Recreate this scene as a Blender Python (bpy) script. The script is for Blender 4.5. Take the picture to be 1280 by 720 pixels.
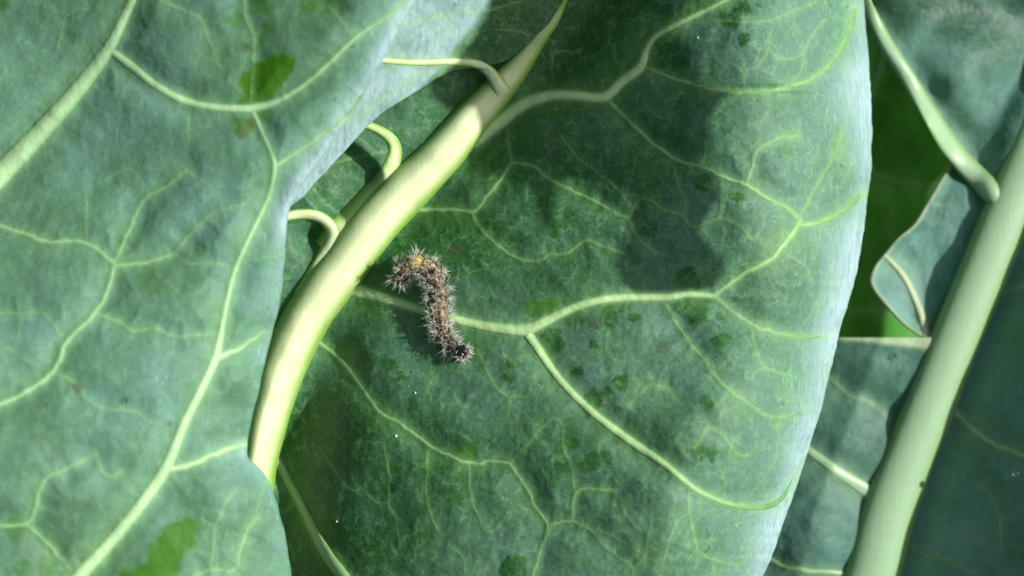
import bpy, bmesh, math, random
import numpy as np
from mathutils import Vector, Matrix, geometry

random.seed(4); np.random.seed(4)
scene = bpy.context.scene
for o in list(bpy.data.objects): bpy.data.objects.remove(o)

# ------------------------------------------------------------------ camera, sky, sun, exposure
# All layout is written in u = 1/1280 of the picture's width at the height of the caterpillar's leaf (0.156 mm).
S = 0.2 / 1280
D = 0.35 / S                                   # camera height above that leaf, in u
SUN_AZ, SUN_EL = math.radians(12), math.radians(36)
SUN = np.array([math.cos(SUN_EL)*math.cos(SUN_AZ), math.cos(SUN_EL)*math.sin(SUN_AZ), math.sin(SUN_EL)])

cam_d = bpy.data.cameras.new('camera'); cam = bpy.data.objects.new('camera', cam_d)
scene.collection.objects.link(cam); scene.camera = cam
cam.location = (0, 0, 0.35); cam.rotation_euler = (0, 0, 0)
cam_d.sensor_width = 36; cam_d.lens = 36 * 0.35 / 0.2
cam_d.clip_start = 0.005; cam_d.clip_end = 500
cam_d.dof.use_dof = True; cam_d.dof.focus_distance = 0.35 - 55*S; cam_d.dof.aperture_fstop = 7.5

world = bpy.data.worlds.new('World'); scene.world = world; world.use_nodes = True
wn = world.node_tree; wn.nodes.clear()
sky = wn.nodes.new('ShaderNodeTexSky'); sky.sky_type = 'NISHITA'; sky.sun_disc = False
sky.air_density = .8; sky.dust_density = 3; sky.ozone_density = .6; sky.sun_elevation = SUN_EL; sky.sun_rotation = math.pi/2 - SUN_AZ
bg = wn.nodes.new('ShaderNodeBackground'); bg.inputs[1].default_value = 0.105
wo = wn.nodes.new('ShaderNodeOutputWorld')
wn.links.new(sky.outputs[0], bg.inputs[0]); wn.links.new(bg.outputs[0], wo.inputs[0])

sl = bpy.data.lights.new('sun', 'SUN'); sl.energy = 4.7; sl.angle = math.radians(0.5); sl.color = (1, .975, .92)
so = bpy.data.objects.new('sun', sl); scene.collection.objects.link(so)
so.rotation_euler = Vector(SUN).to_track_quat('Z', 'Y').to_euler()
so.location = (0.5, 0.2, 1)

vs = scene.view_settings
vs.view_transform = 'Standard'; vs.look = 'None'; vs.gamma = 1; vs.use_curve_mapping = False
vs.exposure = 0.2

scene.cycles.max_bounces = 6; scene.cycles.diffuse_bounces = 3; scene.cycles.glossy_bounces = 2; scene.cycles.transmission_bounces = 5

# ------------------------------------------------------------------ helpers
C = scene.collection
def W(px, py, z):
    """photo pixel at height z (u) -> metres"""
    px, py, z = np.broadcast_arrays(np.asarray(px, float), np.asarray(py, float), np.asarray(z, float))
    k = 1 - z / D
    return np.stack([(px-640)*k*S, (360-py)*k*S, z*S], -1)

def smooth(t, a, b):
    t = np.clip((t-a)/(b-a), 0, 1); return t*t*(3-2*t)

_tab = np.random.RandomState(7).rand(256, 256)
def vnoise(x, y):
    xi = np.floor(x).astype(int); yi = np.floor(y).astype(int)
    fx = x-xi; fy = y-yi; fx = fx*fx*fx*(fx*(fx*6-15)+10); fy = fy*fy*fy*(fy*(fy*6-15)+10)
    g = lambda a, b: _tab[a % 256, b % 256]
    return (g(xi, yi)*(1-fx)+g(xi+1, yi)*fx)*(1-fy)+(g(xi, yi+1)*(1-fx)+g(xi+1, yi+1)*fx)*fy - .5
def fbm(x, y, s, o=3):
    v = 0; a = 1
    for i in range(o):
        v = v + a*vnoise(x/s+17.3*i, y/s+9.1*i); s *= .5; a *= .5
    return v

def catmull(pts, step=5.0):
    """pts rows (x,y,w); resampled smooth polyline"""
    P = np.array(pts, float)
    if len(P) == 2: P = np.array([P[0], (P[0]+P[1])/2, P[1]])
    Q = np.vstack([2*P[0]-P[1], P, 2*P[-1]-P[-2]]); out = []
    for i in range(1, len(Q)-2):
        p0, p1, p2, p3 = Q[i-1], Q[i], Q[i+1], Q[i+2]
        n = max(2, int(np.hypot(*(p2-p1)[:2])/step))
        for k in range(n):
            t = k/n
            out.append(.5*((2*p1)+(-p0+p2)*t+(2*p0-5*p1+4*p2-p3)*t*t+(-p0+3*p1-3*p2+p3)*t**3))
    out.append(Q[-2]); out = np.array(out); out[:, 2] = np.maximum(out[:, 2], .8)
    return out

def V(w0, w1, *pts, wob=True):
    """a vein: widths at start and end, then points"""
    n = len(pts); P = [(x, y, w0+(w1-w0)*i/max(1, n-1)) for i, (x, y) in enumerate(pts)]
    c = catmull(P)
    if wob:
        j = np.sin(np.linspace(0, 1, len(c))*math.pi)
        c[:, 0] += 3.4*vnoise(c[:, 0]/8+3, c[:, 1]/8)*j; c[:, 1] += 3.4*vnoise(c[:, 0]/8+51, c[:, 1]/8+8)*j
        c[:, 2] *= 1+.35*vnoise(c[:, 0]/11, c[:, 1]/11+70)
    return c

def vein_field(px, py, veins, R=62.):
    """for every point: how far the blade is drawn down by the nearest vein and the vein amount there"""
    sh = px.shape; x = px.ravel(); y = py.ravel()
    dist = np.zeros(x.shape); amt = np.zeros(x.shape); ridge = np.zeros(x.shape)
    for c in veins:
        lo = c[:, :2].min(0)-R; hi = c[:, :2].max(0)+R
        idx = np.nonzero((x > lo[0]) & (x < hi[0]) & (y > lo[1]) & (y < hi[1]))[0]
        if len(idx) == 0: continue
        for ch in range(0, len(c)-1, 12):
            cc = c[ch:ch+13]
            lo = cc[:, :2].min(0)-R; hi = cc[:, :2].max(0)+R
            xs = x[idx]; ys = y[idx]
            m = (xs > lo[0]) & (xs < hi[0]) & (ys > lo[1]) & (ys < hi[1])
            j = idx[m]
            if len(j) == 0: continue
            xs = x[j]; ys = y[j]; best = np.full(len(j), 1e9); bw = np.ones(len(j))
            for a, b in zip(cc[:-1], cc[1:]):
                ab = b[:2]-a[:2]; L = max(ab@ab, 1e-6)
                t = np.clip(((xs-a[0])*ab[0]+(ys-a[1])*ab[1])/L, 0, 1)
                d = np.hypot(xs-a[0]-t*ab[0], ys-a[1]-t*ab[1])
                w = (a[2]+t*(b[2]-a[2])); k = d < best
                best[k] = d[k]; bw[k] = w[k]
            dd = np.maximum(best-bw*.4, 0)
            dist[j] = np.maximum(dist[j], np.exp(-(dd/21.)**2)*np.clip((bw-1.4)/3.2, .12, 1))
            strength = np.clip(.36+.05*bw, 0, .95)
            core = np.exp(-(best/(bw*.5+.35))**2)*strength
            halo = .20*np.exp(-(best/(bw*1.2+5))**2)*np.clip(bw/5, .2, 1)
            amt[j] = np.maximum(amt[j], np.maximum(core, halo))
            ridge[j] = np.maximum(ridge[j], .16*bw*np.exp(-(best/(bw*.6+1.2))**2))
    return dist.reshape(sh), amt.reshape(sh), ridge.reshape(sh)

def in_poly(px, py, poly):
    r = np.zeros(px.shape, bool); n = len(poly)
    for i in range(n):
        x1, y1 = poly[i]; x2, y2 = poly[(i+1) % n]
        if y1 == y2: continue
        c = ((y1 > py) != (y2 > py)) & (px < (x2-x1)*(py-y1)/(y2-y1)+x1)
        r ^= c
    return r
def poly_mask(px, py, poly, soft=2.5, rough=3.):
    qx = px+rough*fbm(px, py, 11, 3)*2; qy = py+rough*fbm(px+300, py+77, 11, 3)*2
    m = 0
    for k in range(6):
        a = k*math.pi/3
        m = m+in_poly(qx+soft*math.cos(a), qy+soft*math.sin(a), poly)
    return m/6.
def spots(px, py, lst, rough=.95):
    m = np.zeros(px.shape)
    for (x, y, r) in lst:
        d = np.hypot(px-x, py-y)/r + rough*fbm(px+x, py+y*3, r*1.1+3, 3)*1.6
        m = np.maximum(m, 1-smooth(d, .8, 1.05))
    return m

ATTR = ('vein', 'wax', 'vivid', 'brown')
def make_mesh(name, co, faces, attrs=None, mat=None, parent=None, smooth_=True):
    me = bpy.data.meshes.new(name)
    co = np.asarray(co, np.float32).reshape(-1, 3); faces = np.asarray(faces, np.int32)
    n, k = faces.shape
    me.vertices.add(len(co)); me.vertices.foreach_set('co', co.ravel())
    me.loops.add(n*k); me.loops.foreach_set('vertex_index', faces.ravel())
    me.polygons.add(n); me.polygons.foreach_set('loop_start', np.arange(0, n*k, k, dtype=np.int32))
    me.update(calc_edges=True)
    if smooth_: me.polygons.foreach_set('use_smooth', np.ones(n, bool))
    for a, v in (attrs or {}).items():
        at = me.attributes.new(a, 'FLOAT', 'POINT'); at.data.foreach_set('value', np.asarray(v, np.float32).ravel())
    if mat: me.materials.append(mat)
    ob = bpy.data.objects.new(name, me); C.objects.link(ob)
    if parent: attach(ob, parent)
    return ob
def attach(ob, parent):
    ob.parent = parent
    ob.matrix_parent_inverse = Matrix.Translation(-parent_loc(parent))
def parent_loc(p):
    v = Vector(p.location)
    return v if p.parent is None else Vector((0, 0, 0)) + v
def grid_faces(nr, nc):
    i = np.arange(nr*nc).reshape(nr, nc)
    return np.stack([i[:-1, :-1], i[1:, :-1], i[1:, 1:], i[:-1, 1:]], -1).reshape(-1, 4)

def ovate(f, pivot, top=340., bot=185.):
    """draws an outline in towards the leaf's axis beyond the two ends of the part in view"""
    def g(y):
        k = np.sqrt(np.clip(1-(np.clip(-20-y, 0, top-1)/top)**2, 0, 1))*np.sqrt(np.clip(1-(np.clip(y-735, 0, bot-1)/bot)**2, 0, 1))
        return pivot(y)+(f(y)-pivot(y))*k
    return g
def blade(name, py0, py1, xl, xr, zf, af, step, parent, mat, curl_r=0, curl_l=0, rowstep=None):
    """a leaf blade: rows of points between the outlines xl and xr, its free margins rolled under"""
    rows = np.arange(py0, py1+.1, rowstep or step)
    XL = xl(rows); XR = xr(rows)
    nc = int(np.max(XR-XL)/step)+2
    t = np.linspace(0, 1, nc)[None, :]
    PX = XL[:, None]*(1-t)+XR[:, None]*t; PY = np.repeat(rows[:, None], nc, 1)
    Z = zf(PX, PY); A = af(PX, PY)
    cols = [(PX, PY, Z)]
    def rolled(sgn, X, R):
        px, z = [], []
        a = np.array([.35, .8, 1.3, 1.9, 2.6])[None, :]
        e = 0 if sgn < 0 else -1
        px = X[:, None]+sgn*R*(np.sin(a)*1.0)*.55
        z = Z[:, e][:, None]-R*(1-np.cos(a))
        return px, np.repeat(rows[:, None], 5, 1), z
    nl = 0
    if curl_l:
        x, y, z = rolled(-1, XL, curl_l); cols.insert(0, (x[:, ::-1], y, z[:, ::-1])); nl = 5
    if curl_r: cols.append(rolled(1, XR, curl_r))
    PX2 = np.concatenate([c[0] for c in cols], 1); PY2 = np.concatenate([c[1] for c in cols], 1); Z2 = np.concatenate([c[2] for c in cols], 1)
    AA = {}
    for k in ATTR:
        a = A[k]; parts = [a]
        if curl_l: parts.insert(0, np.repeat(a[:, :1], 5, 1))
        if curl_r: parts.append(np.repeat(a[:, -1:], 5, 1))
        AA[k] = np.concatenate(parts, 1)
    return make_mesh(name, W(PX2, PY2, Z2), grid_faces(*PX2.shape), AA, mat, parent)

def strip(name, c, zf, parent, mat, h=.2, nu=9, wax=.6, lift=0., tone=1.0, capped=False, fade=None):
    """a raised vein or rib lying on a blade; c rows (x,y,w)"""
    t = np.gradient(c[:, :2], axis=0); t /= np.linalg.norm(t, axis=1)[:, None]+1e-9
    nrm = np.stack([-t[:, 1], t[:, 0]], 1)
    u = np.linspace(-1, 1, nu)
    PX = c[:, 0:1]+nrm[:, 0:1]*c[:, 2:3]*.5*u; PY = c[:, 1:2]+nrm[:, 1:2]*c[:, 2:3]*.5*u
    prof = np.sqrt(np.clip(1-u**2, 0, 1))
    taper = np.ones(len(c)); k = min(4, len(c)//3)
    if not capped: taper[:k] = np.linspace(.7, 1, k); taper[-k:] = np.linspace(1, .35, k)
    hh = (c[:, 2]*h*taper)[:, None]
    Z = zf(PX, PY)+hh*prof-.22*hh-.5+lift
    vein = np.clip(.38+.05*c[:, 2], 0, .97)[:, None]*(1-.6*np.abs(u)**2.2)*tone
    if fade is not None: vein = vein*fade(PX, PY)
    A = {'vein': vein, 'wax': np.full(PX.shape, wax), 'vivid': np.zeros(PX.shape), 'brown': np.zeros(PX.shape)}
    return make_mesh(name, W(PX, PY, Z), grid_faces(*PX.shape), A, mat, parent)

# ------------------------------------------------------------------ materials
def node_mat(name):
    m = bpy.data.materials.new(name); m.use_nodes = True; m.node_tree.nodes.clear(); return m, m.node_tree
class NT:
    def __init__(s, nt): s.nt = nt
    def n(s, t, **kw):
        x = s.nt.nodes.new(t)
        for k, v in kw.items(): setattr(x, k, v)
        return x
    def l(s, a, b): s.nt.links.new(a, b)
    def val(s, sock, v):
        if hasattr(v, 'is_linked') or isinstance(v, bpy.types.NodeSocket): s.l(v, sock)
        else: sock.default_value = v
    def math(s, op, a, b=0., clamp=False):
        m = s.n('ShaderNodeMath', operation=op, use_clamp=clamp); s.val(m.inputs[0], a); s.val(m.inputs[1], b); return m.outputs[0]
    def mix(s, f, a, b, mode='MIX'):
        m = s.n('ShaderNodeMix', data_type='RGBA', blend_type=mode)
        s.val(m.inputs[0], f); s.val(m.inputs[6], a); s.val(m.inputs[7], b); return m.outputs[2]
    def ramp(s, v, a, b, lo=0., hi=1.):
        m = s.n('ShaderNodeMapRange', interpolation_type='SMOOTHSTEP'); s.val(m.inputs[0], v)
        m.inputs[1].default_value = a; m.inputs[2].default_value = b; m.inputs[3].default_value = lo; m.inputs[4].default_value = hi
        return m.outputs[0]
    def attr(s, name): return s.n('ShaderNodeAttribute', attribute_name=name).outputs['Fac']
    def coords(s, scale=(1, 1, 1), rot=(0, 0, 0)):
        tc = s.n('ShaderNodeTexCoord'); mp = s.n('ShaderNodeMapping')
        mp.inputs['Scale'].default_value = [v/S for v in scale]; mp.inputs['Rotation'].default_value = rot
        s.l(tc.outputs['Object'], mp.inputs[0]); return mp.outputs[0]
    def noise(s, co, sc, detail=3, rough=.55, dist=0.):
        x = s.n('ShaderNodeTexNoise'); s.l(co, x.inputs['Vector']); x.inputs['Scale'].default_value = sc
        x.inputs['Detail'].default_value = detail; x.inputs['Roughness'].default_value = rough; x.inputs['Distortion'].default_value = dist
        return x.outputs['Fac']

def leaf_material(name, deep, wax, wax2, vein_hi, vein_lo, vivid=(.05, .195, .004, 1), net=.3, transl=.22, spot_lo=.66, lime=.12, rough=(.46, .68)):
    m, nt = node_mat(name); g = NT(nt)
    co = g.coords(); big = g.noise(co, 1/70, 2); mid = g.noise(co, 1/16, 3, .6); fine = g.noise(co, 1/3.2, 1, .65)
    streak = g.noise(g.coords((1, .16, 1), (0, 0, .18)), 1/5, 2, .65)
    vein = g.attr('vein'); wax_shade_a = g.attr('wax'); viv = g.attr('vivid'); brn = g.attr('brown')
    # the wax bloom: worn in streaks and blots, plus painted light and shade
    w = g.math('ADD', wax_shade_a, g.math('MULTIPLY', g.math('SUBTRACT', mid, .5), .6))
    w = g.math('ADD', w, g.math('MULTIPLY', g.math('SUBTRACT', streak, .5), .5))
    w = g.math('ADD', w, g.math('MULTIPLY', g.math('SUBTRACT', fine, .5), .25), True)
    spot = g.ramp(g.noise(co, 1/9, 2, .45, .4), spot_lo, spot_lo+.035)
    spot = g.math('MULTIPLY', spot, g.ramp(big, .42, .6))
    w = g.math('MULTIPLY', w, g.math('SUBTRACT', 1., g.math('MULTIPLY', spot, .7)))
    fleck = g.math('MULTIPLY', g.ramp(g.noise(co, 1/4.2, 1, .4, .3), .69, .73), g.ramp(g.noise(co, 1/60, 1), .5, .62))
    w = g.math('MULTIPLY', w, g.math('SUBTRACT', 1., g.math('MULTIPLY', fleck, .75)))
    waxc = g.mix(g.ramp(big, .35, .65), wax, wax2)
    waxc = g.mix(g.math('MULTIPLY', g.ramp(g.noise(co, 1/48, 2), .52, .68), lime), waxc, (.17, .34, .115, 1))
    col = g.mix(w, deep, waxc)
    col = g.mix(g.math('MULTIPLY', g.ramp(wax_shade_a, .85, 1.5), g.ramp(streak, .3, .6, .55, 1.)), col, (.35, .50, .56, 1))  # whitens high values: sunlit sheen of rims and fold painted in
    s1 = g.ramp(g.noise(g.coords((1, .12, 1), (0, 0, .5)), 1/2.6, 2, .6), .64, .72); s2 = g.ramp(g.noise(g.coords((1, .14, 1), (0, 0, -.35)), 1/2.6, 2, .6), .65, .73)
    scr = g.math('MULTIPLY', g.math('MAXIMUM', s1, s2), g.math('MULTIPLY', g.ramp(wax_shade_a, .55, 1.05), .55))
    col = g.mix(scr, col, (.42, .58, .54, 1))
    # the finest net of veins
    nco = g.n('ShaderNodeVectorMath', operation='ADD'); nz = g.n('ShaderNodeTexNoise'); g.l(co, nz.inputs['Vector']); nz.inputs['Scale'].default_value = 1/14
    sc = g.n('ShaderNodeVectorMath', operation='SCALE'); g.l(nz.outputs['Color'], sc.inputs[0]); sc.inputs['Scale'].default_value = 16
    g.l(co, nco.inputs[0]); g.l(sc.outputs[0], nco.inputs[1])
    vo = g.n('ShaderNodeTexVoronoi', feature='DISTANCE_TO_EDGE'); g.l(nco.outputs[0], vo.inputs['Vector']); vo.inputs['Scale'].default_value = 1/19
    vo2 = g.n('ShaderNodeTexVoronoi', feature='DISTANCE_TO_EDGE'); g.l(nco.outputs[0], vo2.inputs['Vector']); vo2.inputs['Scale'].default_value = 1/7
    nett = g.math('MULTIPLY', g.ramp(vo.outputs['Distance'], .10, .0), g.ramp(mid, .42, .62))
    nett2 = g.math('MULTIPLY', g.ramp(vo2.outputs['Distance'], .16, .0), .35)
    nett = g.math('MULTIPLY', g.math('MAXIMUM', nett, nett2), net)
    col = g.mix(nett, col, vein_lo)
    col = g.mix(viv, col, g.mix(mid, vivid, tuple(v*.6 for v in vivid[:3])+(1,)))
    # veins
    vn = g.math('MULTIPLY', vein, g.ramp(fine, .1, .6, .9, 1.))
    vcol = g.mix(g.ramp(vein, .45, .95), vein_lo, vein_hi)
    col = g.mix(g.math('MULTIPLY', vn, g.math('SUBTRACT', 1., g.math('MULTIPLY', viv, .45))), col, vcol)
    col = g.mix(g.math('MULTIPLY', brn, .55), col, (.075, .045, .028, 1))
    p = g.n('ShaderNodeBsdfPrincipled'); g.l(col, p.inputs['Base Color'])
    g.l(g.math('ADD', g.math('MULTIPLY', w, rough[1]-rough[0]), rough[0]), p.inputs['Roughness'])
    p.inputs['Specular IOR Level'].default_value = .26
    bm = g.n('ShaderNodeBump'); bm.inputs['Strength'].default_value = .55; bm.inputs['Distance'].default_value = 2.2*S
    hgt = g.math('ADD', g.math('MULTIPLY', g.noise(co, 1/16, 1), 1.5), g.math('MULTIPLY', g.noise(co, 1/4, 1), .35))
    g.l(hgt, bm.inputs['Height']); g.l(bm.outputs[0], p.inputs['Normal'])
    tr = g.n('ShaderNodeBsdfTranslucent'); g.l(g.mix(.6, col, (.16, .36, .03, 1)), tr.inputs['Color'])
    ms = g.n('ShaderNodeMixShader'); ms.inputs[0].default_value = transl
    g.l(p.outputs[0], ms.inputs[1]); g.l(tr.outputs[0], ms.inputs[2])
    out = g.n('ShaderNodeOutputMaterial'); g.l(ms.outputs[0], out.inputs[0])
    return m

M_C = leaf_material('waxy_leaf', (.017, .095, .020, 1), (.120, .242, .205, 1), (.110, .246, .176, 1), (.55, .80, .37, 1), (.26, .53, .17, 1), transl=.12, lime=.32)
M_L = leaf_material('pale_waxy_leaf', (.055, .145, .055, 1), (.130, .280, .240, 1), (.112, .262, .180, 1), (.48, .74, .40, 1), (.27, .54, .21, 1), spot_lo=.72, net=.2, transl=.18)
M_R = leaf_material('blue_waxy_leaf', (.035, .11, .07, 1), (.135, .30, .265, 1), (.11, .28, .23, 1), (.62, .72, .46, 1), (.30, .46, .24, 1), spot_lo=.74, net=.15)
M_G = leaf_material('deep_green_leaf', (.065, .33, .025, 1), (.07, .35, .035, 1), (.055, .30, .025, 1), (.40, .60, .34, 1), (.26, .50, .20, 1), spot_lo=.8, net=.1, transl=.3)

M_S = leaf_material('thin_leaf', (.05, .14, .03, 1), (.12, .24, .10, 1), (.12, .24, .09, 1), (.5, .6, .3, 1), (.3, .5, .15, 1), transl=.5)
def rib_material(name, top, flank):
    m, nt = node_mat(name); g = NT(nt)
    co = g.coords(); v = g.attr('vein')
    st = g.noise(g.coords((1, .1, 1), (0, 0, -.75)), 1/4, 3); n = g.noise(co, 1/22, 3); fn = g.noise(co, 1/3, 2)
    f = g.math('ADD', g.ramp(v, .45, .95), g.math('MULTIPLY', g.math('SUBTRACT', n, .5), .45), True)
    col = g.mix(f, flank, top)
    col = g.mix(g.math('MULTIPLY', g.ramp(st, .5, .75), .10), col, (.36, .50, .18, 1))
    col = g.mix(g.math('MULTIPLY', g.ramp(fn, .68, .74), .16), col, (.35, .25, .15, 1))
    p = g.n('ShaderNodeBsdfPrincipled'); g.l(col, p.inputs['Base Color']); p.inputs['Roughness'].default_value = .42
    p.inputs['Specular IOR Level'].default_value = .4
    
    bm = g.n('ShaderNodeBump'); bm.inputs['Strength'].default_value = .2; bm.inputs['Distance'].default_value = 1.6*S
    g.l(g.math('ADD', st, g.math('MULTIPLY', n, .8)), bm.inputs['Height']); g.l(bm.outputs[0], p.inputs['Normal'])
    out = g.n('ShaderNodeOutputMaterial'); g.l(p.outputs[0], out.inputs[0]); return m
M_RIB = rib_material('pale_rib', (.64, .74, .42, 1), (.20, .38, .05, 1))
M_RIBR = rib_material('green_rib', (.29, .45, .27, 1), (.18, .34, .11, 1))

def soil_material():
    m, nt = node_mat('soil'); g = NT(nt); co = g.coords()
    a = g.noise(co, 1/400, 6, .6); b = g.noise(co, 1/40, 5, .7)
    col = g.mix(a, (.035, .024, .016, 1), (.10, .072, .048, 1)); col = g.mix(g.ramp(b, .55, .75), col, (.13, .10, .07, 1))
    p = g.n('ShaderNodeBsdfPrincipled'); g.l(col, p.inputs['Base Color']); p.inputs['Roughness'].default_value = .95
    bm = g.n('ShaderNodeBump'); bm.inputs['Distance'].default_value = .01; g.l(g.math('ADD', a, b), bm.inputs['Height']); g.l(bm.outputs[0], p.inputs['Normal'])
    out = g.n('ShaderNodeOutputMaterial'); g.l(p.outputs[0], out.inputs[0]); return m

# ------------------------------------------------------------------ the ground
GZ = -0.26
bm = bmesh.new(); bmesh.ops.create_grid(bm, x_segments=160, y_segments=160, size=1)
for v in bm.verts:
    r = max(abs(v.co.x), abs(v.co.y)); k = 1.0 if r < .5 else 1+(r-.5)*2*79
    x, y = v.co.x*k, v.co.y*k
    v.co = (x, y, GZ + .02*float(fbm(np.array(x*9), np.array(y*9), 1., 4)))
me = bpy.data.meshes.new('ground'); bm.to_mesh(me); bm.free()
me.polygons.foreach_set('use_smooth', np.ones(len(me.polygons), bool)); me.materials.append(soil_material())
ground = bpy.data.objects.new('ground', me); C.objects.link(ground); ground['kind'] = 'structure'

# ------------------------------------------------------------------ the plant
def empty(name, loc, label, cat):
    o = bpy.data.objects.new(name, None); C.objects.link(o); o.location = loc; o.empty_display_size = .02
    o['label'] = label; o['category'] = cat; return o
PB = Vector((-560*S, -900*S, GZ))
plant = empty('collard_plant', PB, 'leafy collard plant with waxy blue-green leaves and pale ribs, a caterpillar on one leaf', 'plant')

def tube(name, pts, rad, mat, parent, ns=16, vein=1.0):
    """a round stalk through points (world metres)"""
    P = np.array([list(p)+[r] for p, r in zip(pts, rad)]); Q = np.vstack([2*P[0]-P[1], P, 2*P[-1]-P[-2]]); out = []
    for i in range(1, len(Q)-2):
        p0, p1, p2, p3 = Q[i-1:i+3]
        for k in range(10):
            t = k/10; out.append(.5*((2*p1)+(-p0+p2)*t+(2*p0-5*p1+4*p2-p3)*t*t+(-p0+3*p1-3*p2+p3)*t**3))
    out.append(Q[-2]); c = np.array(out); c[:, 3] = np.maximum(c[:, 3], 1e-5)
    T = np.gradient(c[:, :3], axis=0); T /= np.linalg.norm(T, axis=1)[:, None]
    up = np.array([.3, .9, .2]); co = []
    for p, tt in zip(c, T):
        a = np.cross(tt, up); a /= np.linalg.norm(a); b = np.cross(tt, a)
        for k in range(ns):
            an = 2*math.pi*k/ns; co.append(p[:3]+p[3]*(math.cos(an)*a+math.sin(an)*b))
    n = len(c); f = []
    for i in range(n-1):
        for k in range(ns):
            f.append((i*ns+k, i*ns+(k+1) % ns, (i+1)*ns+(k+1) % ns, (i+1)*ns+k))
    A = {'vein': np.full(len(co), vein), 'wax': np.full(len(co), .6)}
    return make_mesh(name, co, f, A, mat, parent)

tube('stem', [PB+Vector((0, 0, -.01)), PB+Vector((.003, .004, .06)), PB+Vector((.0, .0, .13)), PB+Vector((.004, .01, .2))], [.019, .017, .014, .0008], M_RIBR, plant)

# ---- 1. the leaf that carries the caterpillar
RIB = np.array([(860, -345, 2), (800, -210, 3), (745, -95, 4), (722, -40, 4), (706, 0, 7), (692, 25, 15), (672, 50, 22), (650, 80, 31), (622, 112, 40), (590, 148, 48), (548, 198, 55), (482, 264, 62), (431, 330, 62), (381, 400, 62), (354, 460, 60), (337, 520, 52), (325, 575, 46), (315, 640, 46), (300, 720, 52), (270, 800, 60), (215, 890, 64)], float)
CRIB = catmull(RIB, 6)
def xrib(py): return np.interp(py, RIB[:, 1], RIB[:, 0])
ER = [(-210, 1040), (-120, 1056), (-50, 1065), (0, 1071), (60, 1076), (130, 1081), (200, 1081), (260, 1075), (320, 1067), (370, 1055), (408, 1042), (430, 1038), (470, 1028), (520, 1015), (570, 1000), (630, 979), (690, 958), (720, 944), (800, 905), (880, 850)]
_ey = np.array([e[0] for e in ER]); _ex = np.array([e[1] for e in ER])
_cr = catmull([(x, y, 1) for y, x in ER], 6)
def xedge(py):
    o = np.argsort(_cr[:, 1]); return np.interp(py, _cr[o, 1], _cr[o, 0])+1.6*vnoise(py/23, py*0+3)+1.0*vnoise(py/7., py*0+8)

CV1 = [  # veins that stand proud: built one by one
 catmull([(590, 180, 20), (625, 152, 20), (655, 130, 18), (690, 119, 16), (722, 120, 15), (755, 121, 15), (778, 101, 15), (800, 84, 14), (808, 62, 10), (820, 45, 9), (850, 28, 9), (880, 14, 8), (910, -2, 7), (945, -20, 6)], 4),
 V(5, 7, (756, 122), (775, 140), (800, 165), (830, 190), (855, 204), (880, 210), (905, 222), (930, 230), (960, 248), (985, 260), (999, 274)),
 V(9, 9, (997, 280), (1010, 281), (1035, 273), (1060, 258), (1079, 242)),
 V(5, 3, (998, 272), (1012, 248), (1030, 215), (1045, 188), (1055, 165)),
 V(9, 7, (1001, 276), (985, 300), (960, 325), (930, 342), (905, 360), (892, 371)),
 V(4, 11, (806, 84), (840, 97), (880, 109), (910, 115), (950, 114), (990, 108), (1020, 95), (1045, 70), (1060, 40), (1068, 10)),
 catmull([(405, 352, 8), (440, 362, 20), (480, 373, 15), (530, 388, 14), (580, 402, 14), (620, 410, 16), (655, 412, 19), (680, 402, 16), (710, 387, 14), (745, 376, 13), (780, 372, 13), (830, 372, 12), (860, 368, 11), (893, 370, 9)], 4),
 V(5, 7, (893, 370), (920, 393), (945, 408), (970, 416), (1000, 421), (1034, 421)),
 catmull([(655, 410, 15), (675, 440, 13), (700, 475, 12), (740, 515, 12), (790, 553, 13), (830, 580, 11), (870, 612, 9), (905, 628, 9), (935, 634, 9), (965, 631, 9), (985, 612, 7), (1004, 570, 5)], 4),
 V(4, 5, (832, 378), (850, 412), (880, 450), (900, 478), (925, 497), (950, 515), (970, 524), (995, 518), (1011, 510)),
 V(6, 4, (395, 425), (425, 450), (445, 475), (475, 515), (495, 525), (520, 545), (545, 562), (585, 579), (610, 577), (632, 577), (642, 585), (660, 615), (670, 635), (684, 656), (675, 690), (665, 722), (655, 760)),
 V(4, 3, (684, 656), (715, 652), (740, 665), (755, 682), (775, 698), (790, 710), (793, 750)),
 V(4, 4, (715, 651), (718, 625), (725, 612), (768, 613)),
 catmull([(338, 560, 10), (355, 592, 10), (375, 630, 11), (390, 660, 12), (410, 695, 14), (430, 722, 15), (450, 760, 16)], 5),
 V(6, 5, (505, 262), (530, 262), (560, 263), (588, 264), (598, 258), (625, 225), (640, 203)),
 V(4, 4, (640, 203), (665, 207), (690, 225), (715, 238), (745, 252), (768, 265), (786, 273)),
 V(4, 3, (590, 265), (600, 285), (625, 310), (640, 320), (670, 326), (690, 317), (710, 317), (725, 305), (735, 300), (760, 310), (778, 316)),
 V(5, 4, (934, 228), (940, 210), (945, 190), (955, 182), (975, 172), (995, 170)),
 V(3, 3, (862, 606), (862, 640), (872, 685), (890, 698), (910, 705), (930, 705)),
]
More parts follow.
